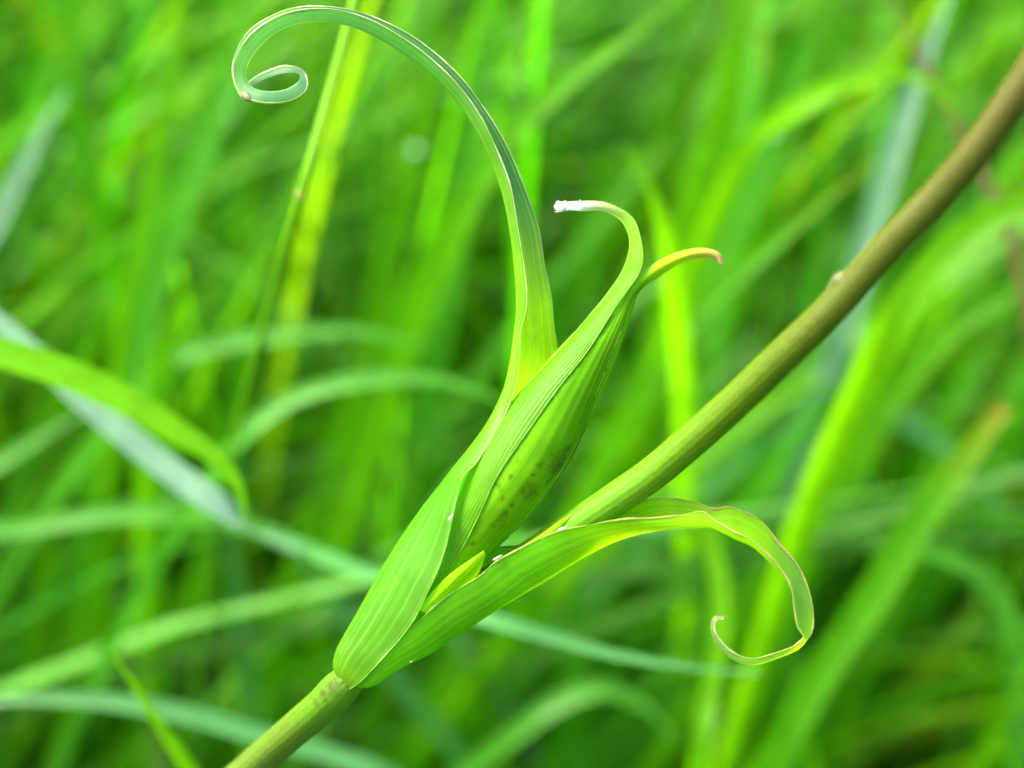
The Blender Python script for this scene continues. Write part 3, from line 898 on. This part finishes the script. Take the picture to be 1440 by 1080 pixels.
# --- two pale blobs imitating out-of-focus dew glints on far blades
m_glint = plain_material('glint_pale', (0.3, 0.5, 0.28), 0.35, 0.1, 400, spec=0.6)
for lab, x, y, d, in [('painted pale fleck on the upright yellowish blade behind the arching leaf', 586, 212, 0.40),
                      ('painted pale fleck on the wide pale blade behind the bud tips', 1084, 190, 0.39)]:
    k = 1 / (1 + (540 - y) * UNIT / D0 * TAN)
    c0 = PD(x, y, d * (1 + 0.6 * (k - 1)) - 0.0012)
    fc = catmull([tuple(RGT * (0.0011 * q) + UPV * (0.0004 * q * q)) for q in (-1, -0.5, 0, 0.5, 1)], 12)
    fr = np.sin(np.linspace(0.25, math.pi - 0.25, 12)) ** 0.6 * 0.0007
    o = link('glint', cap_tube(tube_mesh('glint', fc, fr, 10, 0.06), 10), m_glint)
    o.location = c0
    o['label'] = lab
    o['category'] = 'glint'

# --- jointed grass stalk
st_px = [(300, 760), (325, 640), (348, 545), (390, 392), (424, 272), (470, 112), (506, -25), (530, -130)]
sp_ = [PD(x, y, max(0.242, 0.242 + (y - 300) * 0.00016)) for x, y in st_px]
sroot = Vector((sp_[0].x - 0.02, sp_[0].y + 0.05, -0.005))
spath = [sroot, sroot * 0.6 + sp_[0] * 0.4 + Vector((-0.004, 0, 0.02))] + sp_
culm = bpy.data.objects.new('grass_stalk', None)
col.objects.link(culm)
culm.location = sroot
culm['label'] = 'slender yellow-green grass stalk with a joint, passing behind the crest of the arching leaf'
culm['category'] = 'grass stalk'
cc = catmull([tuple(p) for p in spath], 90)
cr = np.interp(np.linspace(0, 1, 90), [0, 0.3, 0.5, 0.72, 0.74, 1], [7, 6.5, 7, 8.5, 10.5, 10.5]) * UNIT * 0.9
m_culm = stem_material('stalk_yellow_green', [(0, (0.12, 0.25, 0.02)), (0.5, (0.10, 0.28, 0.003)), (0.8, (0.115, 0.30, 0.003)), (1, (0.12, 0.32, 0.003))])
o = link('stem', cap_tube(tube_mesh('stem', cc - np.array(sroot), cr, 12), 12), m_culm, culm)
jp = catmull([tuple(PD(x, y, 0.242) - sroot) for x, y in [(421, 283), (424, 272), (428, 260)]], 10)
o = link('joint', cap_tube(tube_mesh('joint', jp, np.array([8, 10, 11.5, 12.5, 13, 13, 12.5, 12, 11, 10.5]) * UNIT * 0.85, 12), 12),
         plain_material('joint_tan', (0.16, 0.24, 0.02), 0.5, 0.3, 500), culm)

# --- tiny pale flakes stuck to the leaves
m_flake = plain_material('flake_white', (0.5, 0.56, 0.5), 0.5, 0.15, 900)
for lab, (x, y, z), ln, ang in [
        ('tiny white flake stuck on the clasping leaf margin beside the bud', (700, 784, -56), 8, -0.5),
        ('tiny white flake on the clasping leaf where the stem emerges', (791, 743, -62), 7, -0.3),
        ('tiny white flake on the sheath margin below the fold', (634, 727, -68), 6, -0.9),
        ('tiny white flake under the joint where the lower leaf begins', (580, 929, -22), 5, -0.5)]:
    cpt = P(x, y, z)
    dx = (RGT * math.cos(ang) - UPV * math.sin(ang)) * (ln * UNIT)
    pts = [cpt - dx, cpt - dx * 0.6 + FWD * -0.0001, cpt, cpt + dx * 0.6, cpt + dx]
    fc = catmull([tuple(p - cpt) for p in pts], 12)
    fr = np.sin(np.linspace(0.1, math.pi - 0.1, 12) ** 1.0) * np.linspace(1.0, 0.45, 12) * 1.9 * UNIT
    o = link('flake', cap_tube(tube_mesh('flake', fc, fr, 8), 8), m_flake)
    o.location = cpt
    o['label'] = lab
    o['category'] = 'flake'
    o['group'] = 'pale flakes on the plant'

# ------------------------------------------------------------------ the meadow: uncountable grass behind and around
def meadow(n, r0, r1, name, width=(0.0035, 0.0075), height=(0.16, 0.30), seg=9, seed=1, min_depth=0.40, xy=None):
    r = np.random.default_rng(seed)
    if xy is None:
        rad = np.sqrt(r.uniform(r0 ** 2, r1 ** 2, n))
        ang = r.uniform(0, 2 * np.pi, n)
        bx, by = rad * np.cos(ang), rad * np.sin(ang) + 0.45
    else:
        bx = r.uniform(xy[0], xy[1], n)
        by = r.uniform(xy[2], xy[3], n)
    H = r.uniform(*height, n)
    w = r.uniform(*width, n)
    la = r.normal(0.35, 1.1, n)                    # mostly leaning to +x
    lean = np.abs(r.normal(0.35, 0.28, n))
    droop = np.abs(r.normal(0, 0.5, n)) ** 1.5
    s = np.linspace(0, 1, seg)
    hx, hy = np.cos(la), np.sin(la)
    out_ = lean[:, None] * s + droop[:, None] * s ** 3
    up_ = s - 0.45 * (droop[:, None]) * s ** 3
    cx = bx[:, None] + hx[:, None] * out_ * H[:, None]
    cy = by[:, None] + hy[:, None] * out_ * H[:, None]
    cz = up_ * H[:, None]
    cz = np.maximum(cz, 0.004)
    c = np.stack([cx, cy, cz], -1)
    fa = r.uniform(0, np.pi, n)
    W = np.stack([np.cos(fa), np.sin(fa), np.zeros(n)], -1)
    tp = np.interp(s, [0, 0.2, 0.7, 1], [0.5, 1, 0.85, 0.05])
    half = W[:, None] * (w[:, None] * tp / 2)[..., None]
    # fold: mid line pushed sideways
    Nf = np.stack([-W[:, 1], W[:, 0], np.zeros(n)], -1)[:, None] * (w[:, None] * tp * 0.15)[..., None]
    v = np.stack([c - half + Nf, c - Nf, c + half + Nf], 2)       # n, seg, 3, 3
    # keep clear of the space between camera and the named blades
    rel = v - np.array(CAM)
    dep = rel @ np.array(FWD)
    px = (rel @ np.array(RGT)) / np.maximum(dep, 1e-4) / 0.5
    py = (rel @ np.array(UPV)) / np.maximum(dep, 1e-4) / 0.5
    inside = (dep > 0) & (np.abs(px) < 0.56) & (np.abs(py) < 0.44)
    bad = (inside & (dep < min_depth)).any(axis=(1, 2))
    close = (np.linalg.norm(rel, axis=-1) < 0.14).any(axis=(1, 2))
    ctr = np.array(P(760, 600, -40))
    near = (np.linalg.norm(v - ctr, axis=-1) < 0.075).any(axis=(1, 2))
    pn = (np.sin(bx * 31 + 1.3 * np.sin(by * 23)) + np.sin(by * 37 + 1.7 * np.sin(bx * 19 + 2)) + np.sin((bx + by) * 53))
    thin = (pn < -0.9) & (r.random(n) < 0.9)
    v = v[~(bad | close | near | thin)]
    n = len(v)
    me = bpy.data.meshes.new(name)
    nv = n * seg * 3
    base = (np.arange(n) * seg * 3)[:, None, None]
    ii = np.arange(seg - 1)[None, :, None] * 3
    jj = np.arange(2)[None, None, :]
    a = (base + ii + jj).ravel()
    q = np.stack([a, a + 1, a + 4, a + 3], 1)
    me.vertices.add(nv)
    me.vertices.foreach_set('co', v.reshape(-1).astype(np.float32))
    me.loops.add(q.size)
    me.loops.foreach_set('vertex_index', q.ravel().astype(np.int32))
    me.polygons.add(len(q))
    me.polygons.foreach_set('loop_start', (np.arange(len(q)) * 4).astype(np.int32))
    me.polygons.foreach_set('use_smooth', np.ones(len(q), bool))
    uv = me.uv_layers.new(name='UVMap')
    vi = q.ravel() % (seg * 3)
    uvs = np.stack([(vi % 3) / 2.0, (vi // 3) / (seg - 1)], 1)
    uv.data.foreach_set('uv', uvs.ravel().astype(np.float32))
    tint = np.ones((n, 4), np.float32)
    k = r.random(n)
    lum = 0.5 + 1.4 * r.random(n) ** 1.3
    tint[:, 0] = (0.7 + 2.1 * k ** 2) * lum
    tint[:, 1] = lum * (0.9 + 0.3 * k)
    tint[:, 2] = 0.6 + 5.0 * r.random(n) ** 4
    gl = r.random(n) < 0.28
    tint[gl] = np.stack([1.9 * lum[gl], 1.25 * lum[gl], 9.0 * lum[gl], np.ones(gl.sum())], 1)
    dry = r.random(n) < 0.008
    tint[dry] = (4.0, 0.8, 3.0, 1)
    at = me.attributes.new('tint', 'FLOAT_COLOR', 'POINT')
    at.data.foreach_set('color', np.repeat(tint, seg * 3, axis=0).ravel())
    me.update(calc_edges=True)
    me.validate()
    o = link(name, me, m_meadow)
    o['kind'] = 'stuff'
    return o


m_meadow = leaf_material('meadow_grass', (0.038, 0.175, 0.003), (0.102, 0.47, 0.0025), 0.50, 0.42, 6, attr=True, spec=0.2)
g = meadow(13500, 0, 0, 'grass', width=(0.0022, 0.0052), height=(0.17, 0.32), xy=(-0.55, 0.55, 0.22, 1.25), seed=11, min_depth=0.315)
g['label'] = 'dense tangle of blurred green meadow grass behind the plant'
g['category'] = 'grass'
g2 = meadow(26000, 0.0, 2.6, 'grass', width=(0.004, 0.008), height=(0.14, 0.28), seg=6, seed=12)
g2['label'] = 'green meadow grass spreading all around the plant'
g2['category'] = 'grass'
